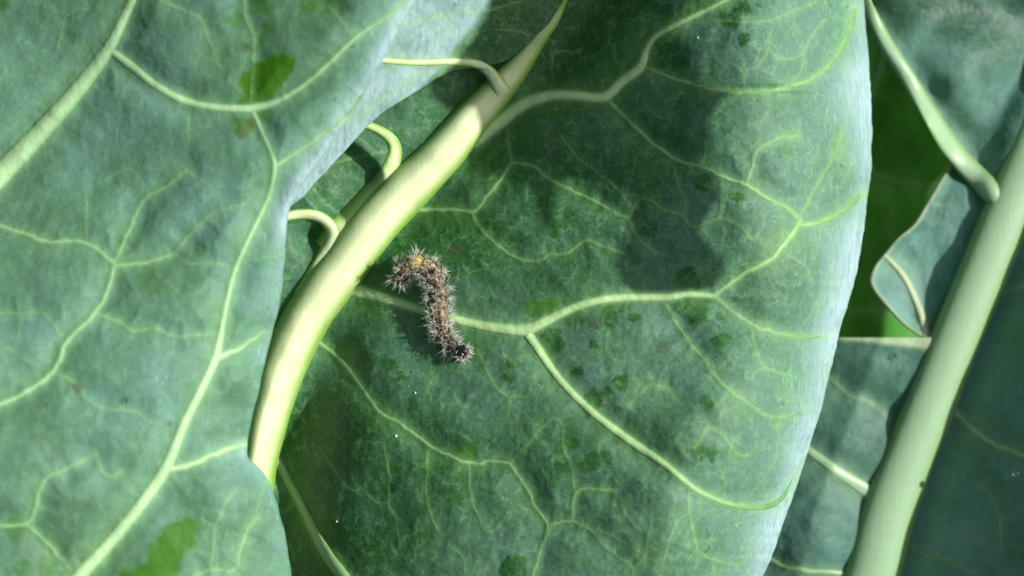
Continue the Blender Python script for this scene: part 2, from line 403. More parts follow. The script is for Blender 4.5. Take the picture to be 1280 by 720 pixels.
CV2 = [  # finer ones, as relief of the blade itself
 V(3, 3, (634, 152), (636, 180), (640, 203)), V(3, 2.5, (785, 273), (795, 255), (800, 248), (815, 250), (830, 262), (852, 268), (858, 278), (868, 284), (880, 280), (900, 272)),
 V(2.5, 2, (785, 273), (800, 300), (818, 315)), V(2, 2, (842, 208), (852, 240), (858, 255), (855, 268)), V(2.5, 2, (902, 228), (902, 255), (900, 272)), V(2, 1.5, (900, 272), (925, 282), (940, 300)),
 V(3, 3, (985, 108), (1000, 90), (1003, 70), (1015, 45), (1030, 25)), V(3, 3, (890, 25), (940, 27), (965, 25), (990, 15), (1020, 2)), V(2, 2, (930, 112), (928, 90), (915, 80)),
 V(2, 2, (965, 35), (960, 60), (985, 75), (1003, 66)), V(2, 2, (928, 90), (950, 80), (962, 58)),
 V(2, 2, (940, 410), (945, 440), (957, 460)), V(3, 2.5, (957, 460), (970, 465), (995, 472)), V(2.5, 2, (957, 460), (945, 465), (940, 475)),
 V(3, 3, (868, 560), (875, 550), (885, 533)), V(3, 2.5, (885, 533), (905, 545), (915, 560), (930, 570), (945, 563)),
 V(2, 2.5, (783, 508), (800, 492), (812, 480), (828, 482), (840, 492), (842, 500)), V(2.5, 2.5, (768, 613), (778, 635), (795, 660)), V(3, 2.5, (790, 710), (803, 700), (810, 670), (815, 650)),
 V(2, 2, (718, 612), (715, 585), (705, 560), (703, 530), (690, 523), (672, 540), (655, 565)), V(1.6, 1.6, (972, 528), (972, 560), (960, 590), (930, 628)), V(2, 2, (972, 562), (990, 558), (1000, 552)),
 V(2, 1.6, (480, 555), (487, 600), (486, 625), (495, 650), (500, 685)), V(1.5, 2, (400, 560), (420, 590), (435, 610), (445, 615), (452, 610), (470, 628), (484, 628)),
 V(2.2, 2, (535, 562), (534, 590), (533, 620), (540, 645), (547, 662)), V(2.5, 2, (587, 580), (588, 610), (595, 640), (608, 664), (622, 660), (635, 640)),
 V(2.5, 2, (597, 437), (605, 455), (615, 475), (625, 490), (637, 497), (635, 520)), V(2, 2, (637, 497), (650, 494)), V(2, 1.5, (760, 415), (758, 440), (768, 450)),
 V(2, 1.6, (545, 470), (537, 480), (538, 500)), V(2, 1.6, (568, 495), (575, 507), (585, 507)), V(1.6, 1.6, (702, 170), (720, 195), (740, 210), (765, 230), (780, 245)),
 V(1.5, 1.5, (690, 112), (690, 80), (692, 64), (715, 65)), V(2, 2, (882, 175), (880, 195), (876, 208)), V(1.5, 1.5, (805, 130), (820, 145), (840, 150)),
 V(2, 1.6, (985, 320), (1005, 330), (1015, 350)), V(2, 1.5, (1055, 165), (1060, 130), (1058, 110)), V(2, 2, (1030, 445), (1020, 400), (1045, 350)), V(3, 2, (415, 205), (450, 195), (490, 188)),
 V(2, 1.5, (1000, 410), (1020, 380), (1035, 345), (1050, 310)), V(1.8, 1.5, (640, 577), (655, 560), (668, 545)), V(2, 1.5, (745, 660), (770, 672), (800, 690)), V(1.6, 1.4, (905, 628), (905, 600), (895, 575)),
 V(2, 1.6, (862, 640), (845, 655), (830, 700)), V(2, 1.6, (890, 698), (895, 730), (890, 760)), V(2, 1.6, (560, 680), (580, 700), (575, 740)), V(2, 1.6, (625, 420), (630, 440), (640, 455)),
]
CBUMP = [(870, 170, 60, 9), (930, 200, 55, 10), (985, 330, 50, 5), (925, 385, 45, -9), (800, 190, 70, 6), (690, 200, 40, 5), (760, 460, 70, 7), (880, 560, 60, 9), (640, 500, 80, 6), (720, 320, 60, 6), (560, 640, 90, 8), (820, 650, 70, 8), (940, 470, 50, 7), (470, 560, 70, 5), (930, 70, 60, 10), (720, 60, 70, -6), (560, 320, 45, -4)]
def zC_base(px, py):
    s = (px-xrib(py))*.82; e = xedge(py)-px
    pos = np.maximum(s, 0)
    z = .31*pos-.00012*pos**2+34*(1-np.exp(-pos/110.))*smooth(py, 400, 540)
    z = z-135*np.clip(1-e/155., 0, 1.2)**2
    z = z-(13+24*smooth(py, 380, 520))*np.exp(-((s-36)/(26.+14*smooth(py, 380, 520)))**2)*smooth(s, -10, 12)
    # the half left of the rib: a hollow between the rib and the risen flap
    neg = np.maximum(-s, 0)
    z = z+.18*neg-10*np.exp(-((neg-38)/22.)**2)
    d = np.hypot((px-428)*.72+(py-226)*.69, (-(px-428)*.69+(py-226)*.72)*1.45)
    z = z-(20*(1-smooth(d, 48, 72))+30*np.exp(-(np.hypot(px-388, py-296)/17.)**2))*smooth(neg, 27, 46)
    # sinks towards the stalk
    z = z-np.maximum(py-560, 0)*.10*np.exp(-np.maximum(s, 0)/120)
    for (bx, by, r, h) in CBUMP:
        z = z+h*np.exp(-((px-bx)**2+(py-by)**2)/r**2)
    z = z+7*fbm(px, py, 90, 3)
    # fold crease just above the vein at y=112
    z = z-7*np.exp(-((py-(112-.00*(px-900)))/6.)**2)*smooth(px, 880, 920)*(1-smooth(px, 980, 1020))*(py < 116)
    return z
CALL = CV1+CV2
def zC(px, py):
    d, a, r = vein_field(px, py, CALL)
    return zC_base(px, py)+6.5*(1-d)+r+.9*fbm(px, py, 13, 2)
zC_light = zC
def aC(px, py):
    d, a, r = vein_field(px, py, CALL)
    s = (px-xrib(py))*.82; e = xedge(py)-px
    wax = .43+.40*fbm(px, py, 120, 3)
    wax = wax+.62*np.exp(-e/42.)+.30*np.exp(-e/150.)-.20*np.exp(-(np.maximum(s, 0)/90.)**2)  # whiter towards the rolled rim: sun on the edge painted in
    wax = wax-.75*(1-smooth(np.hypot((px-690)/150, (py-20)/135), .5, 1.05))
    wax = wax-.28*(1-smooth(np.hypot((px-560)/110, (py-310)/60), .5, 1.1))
    wax = wax-.30*(1-smooth(np.hypot((px-450)/170, (py-600)/150), .4, 1.1))  # darker at bottom left: shade of the turned-away blade painted in
    wax = wax+.16*(1-smooth(np.hypot((px-760)/130, (py-440)/100), .5, 1.1))
    bald = spots(px, py, [(638, 477, 8), (637, 455, 5), (722, 463, 7), (746, 500, 14), (778, 476, 11), (862, 392, 22), (902, 428, 11), (898, 398, 8), (775, 383, 8), (757, 394, 12), (716, 402, 9), (692, 424, 12), (685, 440, 9), (775, 513, 6), (700, 432, 8), (740, 430, 6), (885, 505, 10), (868, 565, 9), (893, 568, 10), (720, 400, 8),
        (832, 58, 24), (850, 76, 20), (868, 6, 20), (834, 18, 14), (931, 10, 11), (916, 24, 10), (928, 48, 9), (812, 78, 12), (712, 322, 8), (655, 300, 10), (680, 250, 10), (700, 285, 9), (560, 625, 9), (480, 610, 9), (490, 585, 7), (875, 230, 10), (812, 285, 8), (920, 250, 9), (545, 455, 5), (487, 455, 7), (502, 468, 7), (855, 345, 14), (640, 715, 16), (700, 580, 9), (738, 575, 10), (757, 572, 7), (715, 555, 9), (660, 560, 6), (912, 115, 8), (790, 395, 7)])
    # the strip rubbed bare beside the caterpillar's head
    bald = np.maximum(bald, .8*poly_mask(px, py, [(580, 412), (622, 420), (612, 445), (605, 470), (590, 452), (575, 430)], 4, 3))
    wax = wax-.30*(1-smooth(np.hypot((px-740)/190, (py-150)/150), .6, 1.05))  # darker under the cast shadow: shade put into the colour
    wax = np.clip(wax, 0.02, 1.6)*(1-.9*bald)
    viv = spots(px, py, [(666, 384, 9), (676, 389, 9), (690, 380, 10), (584, 563, 11), (577, 560, 8)], .6)
    viv = viv*.75
    brn = spots(px, py, [(828, 435, 11), (565, 311, 9), (577, 314, 6), (740, 402, 6), (745, 410, 5), (710, 116, 5), (787, 84, 4), (743, 516, 4), (691, 178, 5)], .5)*.7
    a = a*(1-.45*np.exp(-np.maximum(e, 0)/80.))
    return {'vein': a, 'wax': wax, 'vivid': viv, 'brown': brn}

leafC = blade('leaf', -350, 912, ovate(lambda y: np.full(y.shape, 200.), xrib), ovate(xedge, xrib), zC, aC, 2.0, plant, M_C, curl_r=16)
leafC['label'] = 'broad dark green leaf with a thick pale rib, under the caterpillar'
rib = strip('midrib', CRIB, zC_base, leafC, M_RIB, h=.42, nu=25, lift=6, fade=lambda px, py: 1-.30*(1-smooth(py, 40, 170))-.12*smooth(py, 500, 580))  # top end greener: tint of the cast shadow put into the colour
for k, c in enumerate(CV1): strip('side_vein', c, zC, leafC, M_RIBR if k == 13 else M_C, h=.26 if k == 13 else .17, lift=2 if k == 13 else 0, tone=.8 if k == 13 else 1., fade=lambda px, py: 1-.5*np.exp(-np.maximum(xedge(py)-px, 0)/90.))  # the lowest vein is dimmed: shade painted into its tone

# the left half of this leaf rises from the rib and folds over
FL = [(-200, 800), (-95, 745), (-40, 722), (0, 700), (30, 682), (60, 652), (76, 630), (82, 610), (85, 585), (88, 566), (98, 541), (119, 509), (139, 476), (157, 455), (194, 422), (231, 387), (246, 375), (262, 353), (285, 325)]
_fy = np.array([f[0] for f in FL]); _fx = np.array([f[1] for f in FL])
FV = [V(9, 11, (440, 76), (470, 75), (520, 78), (560, 77), (588, 78), wob=False), V(4, 3, (400, 172), (430, 152), (455, 140), (490, 112), (530, 90)), V(2.5, 2, (500, 32), (560, 20), (612, 12), (650, 2)), V(2, 2, (535, 62), (560, 45), (590, 35)), V(2, 2, (490, 40), (525, 30), (545, 18), (600, 10)),
      V(1.5, 1.5, (620, 37), (645, 38), (662, 45)), V(1.6, 1.6, (505, 60), (540, 40), (575, 33)), V(2, 1.5, (450, 172), (480, 140), (520, 108))]
def zF_base(px, py):
    s = np.maximum(xrib(py)-px, 0)*.82
    z = 4+92*(1-np.exp(-s/150.))+5*fbm(px, py, 60, 3)
    # long creases drawn out along the fold
    q = (px*.62+py*.78)
    z = z+2.2*fbm(q, (px*.78-py*.62)*.14, 12, 2)*smooth(s, 60, 130)
    return z
def zF(px, py):
    d, a, r = vein_field(px, py, FV)
    return zF_base(px, py)+3.5*(1-d)+r
def aF(px, py):
    d, a, r = vein_field(px, py, FV)
    s = np.maximum(xrib(py)-px, 0)*.82
    wax = .04+1.30*smooth(s+4*fbm(px, py, 20, 2), 64, 84)+.25*fbm((px*.62+py*.78)*1., (px*.78-py*.62)*.2, 16, 2)  # steps at the shadow edge: shade painted dark, sunlit fold painted white
    brn = spots(px, py, [(523, 34, 3), (569, 4, 3)])*.8
    return {'vein': a, 'wax': np.clip(wax, .05, 1.6), 'vivid': 0*a, 'brown': brn}
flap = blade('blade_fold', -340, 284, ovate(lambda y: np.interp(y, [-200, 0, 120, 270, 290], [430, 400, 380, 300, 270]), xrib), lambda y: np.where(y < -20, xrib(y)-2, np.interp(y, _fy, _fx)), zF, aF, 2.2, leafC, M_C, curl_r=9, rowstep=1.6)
# veins that leave the rib on that side and climb into the fold
zr = lambda x, y: float(zC_base(np.array(float(x)), np.array(float(y))))
zFC = lambda px, py: np.where((py < 86) & (px < xrib(py)), np.maximum(zF(px, py), zC(px, py)), zC(px, py)+14*smooth(px, 560, 600))
ft = np.vstack([FV[0][:-1], catmull([(588, 78, 11), (603, 83, 13), (616, 95, 16), (630, 118, 22)], 3)])
strip('side_vein', ft, zFC, leafC, M_RIB, h=.24, nu=11)
strip('side_vein', catmull([(405, 312, 30), (430, 284, 32), (456, 254, 29), (478, 228, 24), (491, 204, 19), (494, 183, 15), (483, 168, 12), (462, 157, 10), (440, 152, 9)], 3), zC, leafC, M_RIB, h=.13, nu=15, tone=.84, lift=2)
strip('side_vein', catmull([(378, 372, 26), (400, 335, 25), (413, 306, 21), (415, 288, 18), (404, 274, 15), (385, 268, 14), (360, 270, 13), (335, 280, 12)], 3), zC, leafC, M_RIB, h=.3, nu=13, lift=3)

# ---- 2. the pale leaf in front, on the left
EL = [(-220, 660), (-120, 590), (-50, 545), (0, 513), (60, 480), (120, 446), (180, 406), (240, 366), (268, 353), (300, 350), (340, 347), (380, 342), (420, 332), (460, 322), (490, 316), (520, 308), (545, 303), (562, 301), (572, 303), (580, 312), (600, 328), (640, 342), (680, 351), (720, 357), (800, 362), (880, 350)]
_el = catmull([(x, y, 1) for y, x in EL], 5)
def xeL(py):
    o = np.argsort(_el[:, 1]); return np.interp(py, _el[o, 1], _el[o, 0])+1.2*vnoise(py/17, py*0+31)
LV1 = [
 catmull([(205, -80, 8), (185, -40, 10), (165, 0, 12), (140, 52, 17), (125, 75, 21), (90, 120, 24), (45, 170, 28), (0, 217, 31), (-70, 290, 36), (-160, 400, 40)], 5),
 catmull([(133, 60, 12), (160, 80, 13), (190, 104, 12), (225, 124, 12), (260, 133, 11), (300, 136, 12), (320, 134, 12), (345, 127, 10), (380, 106, 8), (410, 80, 8), (445, 47, 7), (487, 18, 6), (525, -15, 5)], 4),
 catmull([(315, 137, 9), (327, 165, 7), (340, 195, 7), (343, 212, 9), (336, 245, 7), (320, 280, 8), (300, 322, 9), (290, 350, 9), (280, 395, 9), (274, 430, 11), (268, 452, 13), (250, 490, 14), (230, 530, 15), (207, 585, 18), (180, 625, 19), (150, 663, 19), (120, 697, 20), (90, 730, 22), (40, 790, 24)], 5),
 V(8, 4, (342, 210), (370, 190), (400, 170), (430, 146), (455, 118)),
 V(7, 6, (-20, 276), (25, 290), (60, 302), (105, 303), (142, 328)),
 V(5, 4, (143, 330), (155, 300), (180, 250), (205, 235), (232, 213)),
 V(6, 2, (143, 332), (180, 328), (218, 317), (235, 328), (295, 332)),
 V(5, 2, (218, 316), (240, 290), (265, 268), (310, 253)),
 V(6, 10, (143, 332), (135, 360), (120, 390), (85, 425), (68, 462), (40, 485), (0, 505), (-40, 520)),
 V(5, 3, (120, 392), (150, 403), (168, 414), (195, 412), (222, 420), (273, 417)),
 V(4, 2, (68, 465), (95, 480), (105, 495), (125, 508), (170, 515), (185, 530)),
 V(6, 4, (-10, 658), (32, 655), (45, 630), (55, 600), (80, 588), (115, 570)),
 V(5, 4, (32, 655), (60, 680), (90, 714)),
 V(12, 8, (205, 588), (240, 580), (270, 567), (303, 556)),
 V(11, 5, (270, 448), (300, 435), (328, 416)),
 V(4, 4, (232, 725), (262, 712), (292, 714), (300, 690), (310, 660), (322, 648)),
 V(4, 4, (305, -20), (306, 20), (318, 45), (317, 80), (315, 100), (313, 136)),
]
LV2 = [V(3, 2, (232, 213), (262, 232)), V(3, 2.5, (-5, 392), (30, 391), (55, 393), (78, 420)), V(3, 3, (118, 562), (128, 590), (140, 596), (152, 588)), V(3, 2.5, (268, 660), (275, 645), (285, 625), (295, 612)), V(3, 2.5, (268, 660), (266, 690), (262, 712)), V(2, 1.5, (252, 648), (268, 660)),
 V(3, 3, (412, 8), (422, 20), (442, 47)), V(2, 1.6, (107, 242), (108, 300)), V(2.5, 2, (200, 0), (235, 15), (252, 25), (265, 60), (275, 85)), V(2.5, 2, (410, 82), (425, 95)), V(2, 1.6, (300, 328), (330, 322), (345, 322)), V(2, 1.5, (235, 142), (236, 175)),
 V(2, 1.5, (30, 391), (22, 420)), V(1.8, 1.4, (130, 225), (150, 215), (165, 212), (172, 222)), V(2, 1.4, (72, 60), (85, 18), (110, 10)), V(2, 1.5, (320, 640), (330, 600), (318, 585)), V(2, 1.5, (180, 560), (175, 540), (190, 525))]
LALL = LV1+LV2
LB = [(90, 330, 90, 10), (230, 270, 60, 8), (60, 60, 80, -9), (220, 60, 60, 10), (230, 400, 60, 7), (60, 580, 90, 9), (170, 470, 70, 8), (330, 300, 50, 6), (290, 520, 34, -9), (120, 190, 70, -8), (430, 60, 60, 6), (250, 660, 40, -8), (20, 430, 60, -6)]
def zL_base(px, py):
    e = xeL(py)-px
    ky = smooth(py, 180, 480)
    z = 175+np.clip(px-300, -560, 250)*(.14*(1-ky)-.18*ky)-22*np.clip(1-e/85., 0, 1.2)**2
    for (bx, by, r, h) in LB: z = z+h*np.exp(-((px-bx)**2+(py-by)**2)/r**2)
    z = z-14*smooth(py, 560, 620)*smooth(px, 255, 330)
    return z+7*fbm(px+900, py, 100, 3)
def zL(px, py):
    d, a, r = vein_field(px, py, LALL)
    return zL_base(px, py)+8*(1-d)+r+.7*fbm(px, py, 15, 2)
def aL(px, py):
    d, a, r = vein_field(px, py, LALL)
    e = xeL(py)-px
    wax = .62+.5*fbm(px+55, py, 110, 3)+.75*np.exp(-np.maximum(e, 0)/24.)*(1-smooth(py, 260, 420)*.5)  # pale margin: bright sheen of the turned edge painted in
    wax = wax-.35*poly_mask(px, py, [(262, 506), (330, 452), (316, 480), (308, 545), (272, 560), (255, 540)], 3, 2)
    wax = wax-.4*poly_mask(px, py, [(165, 330), (240, 325), (262, 350), (230, 375), (180, 380)], 8, 9)-.3*poly_mask(px, py, [(225, 590), (275, 590), (265, 640), (215, 640)], 10, 8)
    wax = wax-.22*poly_mask(px, py, [(350, -20), (470, -20), (400, 80), (330, 70)], 12, 8)
    wax = wax+.2*poly_mask(px, py, [(222, 725), (226, 690), (240, 684), (300, 688), (300, 725)], 2, 2)
    viv = poly_mask(px, py, [(317, 79), (340, 70), (358, 67), (372, 75), (364, 92), (352, 108), (340, 126), (318, 132), (290, 133), (304, 118), (296, 104), (300, 92), (314, 86)], 2, 1.5)
    viv = np.maximum(viv, .8*poly_mask(px, py, [(318, 141), (341, 136), (343, 146), (325, 156)], 2, 2))
    viv = np.maximum(viv, .75*poly_mask(px, py, [(290, 145), (312, 148), (318, 160), (305, 174), (295, 168)], 2, 2))
    viv = np.maximum(viv, .95*poly_mask(px, py, [(236, 645), (249, 650), (246, 678), (230, 690), (222, 720), (215, 760), (140, 760), (150, 716), (185, 704), (188, 680), (205, 660), (222, 648)], 4, 2.5))
    viv = np.maximum(viv, .55*spots(px, py, [(293, 25, 11), (322, 5, 13), (333, 12, 10), (330, 48, 9), (340, 32, 9), (388, 2, 12), (18, 664, 13), (30, 712, 11), (60, 706, 12), (250, 312, 9), (5, 5, 9)], .45))
    brn = spots(px, py, [(304, 166, 9), (306, 60, 6), (98, 485, 6), (440, 57, 4), (103, 700, 5), (312, 155, 6), (212, 530, 4), (155, 498, 3), (312, 220, 3)], .4)*.75
    brn = np.maximum(brn, .45*spots(px, py, [(66, 575, 4), (45, 545, 5), (52, 560, 4), (110, 634, 4), (100, 672, 4), (73, 630, 6), (294, 660, 3), (40, 616, 5), (70, 655, 3), (300, 636, 3)], .4))
    return {'vein': a, 'wax': np.clip(wax, .03, 1.6), 'vivid': viv, 'brown': brn}
pvL = lambda y: np.interp(y, [-340, 0, 720, 920], [300, 165, -40, -120])
leafL = blade('leaf', -350, 912, ovate(lambda y: np.interp(y, [-340, 0, 400, 920], [-60, -200, -280, -260]), pvL), ovate(xeL, pvL), zL, aL, 2.2, plant, M_L, curl_r=14)
leafL['label'] = 'pale blue-green leaf with bright green worn patches, overlapping the ribbed leaf'
strip('midrib', LV1[0], zL, leafL, M_L, h=.13, nu=13)
for c in LV1[1:]: strip('side_vein', c, zL, leafL, M_L, h=.15)

# ---- 3. the leaf behind, on the right, with its big rib
RR = np.array([(1500, -350, 18), (1420, -140, 40), (1345, 40, 52), (1296, 180, 62), (1255, 280, 64), (1206, 400, 64), (1158, 520, 66), (1112, 640, 72), (1085, 740, 76), (1040, 860, 80), (960, 1000, 84)], float)
CRR = catmull(RR, 8)
def xrr(py): return np.interp(py, RR[:, 1], RR[:, 0])
RVu = [catmull([(1060, -50, 13), (1075, -12, 14), (1105, 48, 16), (1140, 105, 19), (1170, 155, 22), (1197, 195, 25), (1232, 232, 28), (1262, 262, 24)], 5)]
RVl = [catmull([(940, 515, 10), (985, 548, 11), (1010, 563, 12), (1045, 588, 15), (1075, 608, 19), (1105, 628, 24)], 5), V(7, 7, (915, 660), (945, 685), (970, 705), (1000, 712), (1060, 718)), V(4, 4, (1035, 470), (1060, 492), (1090, 505), (1112, 524))]
RVlo = [catmull([(1106, 318, 8), (1130, 345, 10), (1145, 375, 11), (1155, 405, 12), (1164, 440, 14)], 5), V(3, 2, (1165, 255), (1185, 258), (1195, 270))]
RVr = [V(10, 6, (1178, 498), (1190, 512), (1215, 535), (1240, 555), (1265, 565), (1310, 580)), V(6, 4, (1120, 676), (1135, 682), (1155, 695), (1180, 700), (1215, 716)), V(3, 3, (1252, 690), (1250, 660), (1245, 630), (1225, 605)), V(5, 3, (1236, 370), (1262, 362), (1300, 350))]
def zRleft(px, py):
    s = np.maximum(xrr(py)-px, 0)
    z = -120+.10*s-14*np.exp(-((s-50)/25.)**2)+10*fbm(px+70, py+900, 70, 3)
    return z
def mkfield(base, veins, puff=7.):
    def zf(px, py):
        d, a, r = vein_field(px, py, veins); return base(px, py)+puff*(1-d)+r
    return zf
def mkattr(veins, wax0, wv=.5, rim=None):
    def af(px, py):
        d, a, r = vein_field(px, py, veins)
        wax = np.clip(wax0+wv*fbm(px+400, py, 80, 3), .03, 1)
        if rim is not None: a = np.maximum(a, .75*np.exp(-(np.maximum(rim(px, py), 0)/4.)**2))
        return {'vein': a, 'wax': wax, 'vivid': 0*a, 'brown': 0*a}
    return af
# right half: climbs away from the rib, turned from the sun
def zRr_b(px, py):
    s = np.maximum(px-xrr(py), 0)
    return -120+.66*np.minimum(s, 200)+.40*np.clip(s-200, 0, 800)-16*np.exp(-((s-46)/22.)**2)+5*fbm(px+70, py+500, 80, 2)
leafR = blade('leaf', -350, 912, lambda y: xrr(y)-4, ovate(lambda y: xrr(y)+950*np.interp(y, [-350, 100, 500, 912], [.85, 1, .8, .35])+18*np.sin(y/60.), xrr), mkfield(zRr_b, RVr, 4.), mkattr(RVr, .75), 3, plant, M_R, curl_r=8)
leafR['label'] = 'leaf with a broad pale green rib and torn lobes, behind the rolled leaf edge'
# upper panel left of the rib
def zRu_b(px, py):
    s = np.maximum(xrr(py)-px, 0)
    return -112+.18*np.minimum(s, 200)-3*np.exp(-((s-44)/22.)**2)+54*fbm(px+20, py+300, 95, 2)*smooth(s, 15, 60)
ul = lambda y: np.interp(y, [-200, -50, 0, 50, 105, 155, 200, 240, 262], [985, 1048, 1069, 1097, 1132, 1162, 1188, 1222, 1246])
blade('lobe', -340, 258, ovate(ul, xrr), lambda y: xrr(y)+6, mkfield(zRu_b, RVu), mkattr(RVu, .5, 1.3), 2.6, leafR, M_R, curl_l=8)  # strong tone variation paints dappled light on this panel
lo = [(204, 1192), (225, 1178), (250, 1163), (280, 1145), (298, 1124), (315, 1110), (332, 1096), (350, 1090), (362, 1094), (380, 1108), (400, 1126), (412, 1140), (422, 1156), (430, 1172)]
_lo = catmull([(x, y, 1) for y, x in lo], 3)
def xlo(py):
    o = np.argsort(_lo[:, 1]); return np.interp(py, _lo[o, 1], _lo[o, 0])
def zRlo_b(px, py):
    s = np.maximum(xrr(py)-px, 0); e = px-xlo(py)
    z = -126+.10*s+7*fbm(px, py, 40, 2)-9*np.exp(-((px-1160)**2+(py-330)**2)/40.**2)+9*np.exp(-(e/9.)**2)-34*np.exp(-((py-200)/26.)**2)
    return z
blade('lobe', 204, 428, xlo, lambda y: xrr(y)+4, mkfield(zRlo_b, RVlo, 5.), mkattr(RVlo, .6, .7, lambda px, py: px-xlo(py)), 2.2, leafR, M_R, curl_l=7)
def ytop(px): return 421+(px-1040)*.105+2*vnoise(px/20, px*0)
def zRl_b(px, py):
    s = np.maximum(xrr(py)-px, 0); e = py-ytop(px)
    return -119+.24*np.minimum(s, 90)-.25*np.clip(s-95, 0, 300)-2*np.exp(-((s-46)/24.)**2)+10*fbm(px+10, py+40, 75, 3)+5*np.exp(-(np.maximum(e, 0)/9.)**2)*smooth(s, 20, 70)-10*np.exp(-((px-1080)**2+(py-500)**2)/60.**2)+12*np.exp(-((px-1020)**2+(py-640)**2)/70.**2)
blade('lobe', 422, 912, ovate(lambda y: np.full(y.shape, 820.), xrr), lambda y: xrr(y)+4, mkfield(zRl_b, RVl), mkattr(RVl, .48, .6, lambda px, py: py-ytop(px)), 2.8, leafR, M_R)
ribR = strip('midrib', CRR, lambda px, py: -120+0*px, leafR, M_RIBR, h=.33, nu=25, lift=13, capped=True)
strip('side_vein', RVu[0], mkfield(zRu_b, RVu), leafR, M_RIBR, h=.26, nu=13, lift=5, capped=True)
for c in RVl[:2]: strip('side_vein', c, mkfield(zRl_b, RVl), leafR, M_RIBR, h=.2, nu=11)
strip('side_vein', RVlo[0], mkfield(zRlo_b, RVlo, 5.), leafR, M_R, h=.3)
for c in RVr[:2]: strip('side_vein', c, mkfield(zRr_b, RVr, 4.), leafR, M_RIBR, h=.25)

# ---- 4. the deep green leaf in the gap below
GV = [V(6, 5, (1040, 195), (1078, 208), (1110, 226), (1140, 230), (1180, 238), (1240, 250)), V(3, 2, (1114, 228), (1112, 260), (1113, 300)), V(7, 5, (1105, 40), (1102, 70), (1092, 108), (1078, 135), (1050, 160)), V(4, 3, (1040, 392), (1080, 388), (1120, 394), (1160, 420)), V(2.5, 2, (1090, 120), (1120, 118), (1150, 124))]
def zG_b(px, py): return -330+.1*(px-1100)+12*fbm(px, py+30, 90, 3)
leafG = blade('leaf', -160, 560, lambda y: 880+60*np.sin((y+160)/720*math.pi)*-1, lambda y: 1290+50*np.sin((y+160)/720*math.pi), mkfield(zG_b, GV, 6.), mkattr(GV, .5, .6), 4, plant, M_G, curl_l=5, curl_r=5)
leafG['label'] = 'deep green shaded leaf low in the gap between two leaves'
for c in (GV[0], GV[2]): strip('side_vein', c, mkfield(zG_b, GV, 6.), leafG, M_G, h=.3)

# stalks that carry the leaves down to the stem
def stalk(leaf, p0, z0, r0, bend):
    a = Vector(W(p0[0], p0[1], z0)); b = PB+Vector((.0, .004, .15)); mid = (a+b)/2+Vector(bend)
    tube('leaf_stalk', [a, a.lerp(mid, .5)+Vector((0, 0, .004)), mid, b], [r0*S, r0*S*1.05, r0*S*1.1, r0*S*1.15], M_RIBR, leaf)
stalk(leafC, (222, 880), zr(222, 880)-6, 27, (-.01, -.005, .01))
stalk(leafL, (-150, 390), 150, 18, (-.03, 0, -.02))
stalk(leafR, (980, 975), -125, 36, (0, -.03, .0))
stalk(leafG, (1000, 540), -345, 12, (0, -.02, -.03))

# ------------------------------------------------------------------ a neighbouring plant: its leaf tip throws the shadow over the ribbed leaf
NB = Vector((2500*S, 1650*S, GZ))
neigh = empty('collard_plant', NB, 'neighbouring collard plant whose leaf leans over and shades the ribbed leaf', 'plant')
tube('stem', [NB+Vector((0, 0, -.01)), NB+Vector((-.004, 0, .08)), NB+Vector((0, .003, .17)), NB+Vector((-.006, 0, .26))], [.020, .018, .015, .0008], M_RIBR, neigh)
def lifted(px, py, zs, H):
    p = W(px, py, zs)/S; t = (H-p[..., 2])/SUN[2]
    return (p+t[..., None]*SUN)*S
SH = [(613, -8), (603, 25), (588, 52), (570, 76), (547, 88), (536, 100), (537, 116), (548, 128), (568, 136), (579, 152), (587, 170), (582, 190), (584, 204), (600, 216), (625, 221), (655, 230), (666, 246), (670, 262), (676, 278), (684, 291), (690, 276), (694, 254), (696, 236), (704, 222), (728, 223), (752, 228), (772, 238), (788, 254), (786, 280), (776, 306), (770, 335), (776, 356), (800, 366), (850, 364), (893, 360), (906, 342), (896, 318), (876, 296), (884, 268), (905, 238), (894, 215), (880, 196), (892, 170), (884, 150), (900, 128), (912, 114), (884, 104), (868, 84), (872, 60), (850, 48), (842, 30), (856, 10), (850, -20), (880, -120), (900, -260), (860, -420), (760, -520), (640, -500), (560, -400), (560, -250), (590, -120)]
def shade_leaf():
    pts = [Vector((x, y)) for x, y in SH]
    ex = []
    for x in range(520, 920, 14):
        for y in range(-520, 380, 14):
            X = np.array([float(x)]); Y = np.array([float(y)])
            if in_poly(X, Y, SH)[0]: ex.append(Vector((x+random.uniform(-3, 3), y+random.uniform(-3, 3))))
    n = len(pts)
    vs_, es, fs, *_ = geometry.delaunay_2d_cdt(pts+ex, [(i, (i+1) % n) for i in range(n)], [list(range(n))], 1, .01)
    P = np.array([[v.x, v.y] for v in vs_]); px, py = P[:, 0], P[:, 1]
    onflap = (px < xrib(py)-14) & (py < 86)
    zs = np.where(onflap, zF_base(px, py), zC(px, py))
    H = 600+40*np.sin(px/95.)+.12*(200-py)+14*np.sin(py/60.+px/70.)
    co = lifted(px, py, zs, H)
    F = np.array([list(f) for f in fs if len(f) == 3])
    return make_mesh('leaf', co, F, {'vein': np.exp(-((px-(700+.05*(200-py)))/7.)**2), 'wax': px*0+.5, 'vivid': px*0, 'brown': px*0}, M_S, neigh)
leafS = shade_leaf()
rp = [lifted(np.array(x), np.array(y), np.array(20.), np.array(h)) for x, y, h in ((706, 60, 640), (715, -150, 655), (725, -350, 680), (735, -520, 700))]
tip = Vector(rp[-1])
tube('leaf_stalk', [Vector(p) for p in rp]+[tip+Vector((.05, .05, .0)), tip.lerp(NB+Vector((0, 0, .22)), .6)+Vector((0, 0, .05)), NB+Vector((0, 0, .2))], [.0006, .0016, .0025, .0034, .0042, .005, .006], M_RIBR, leafS)

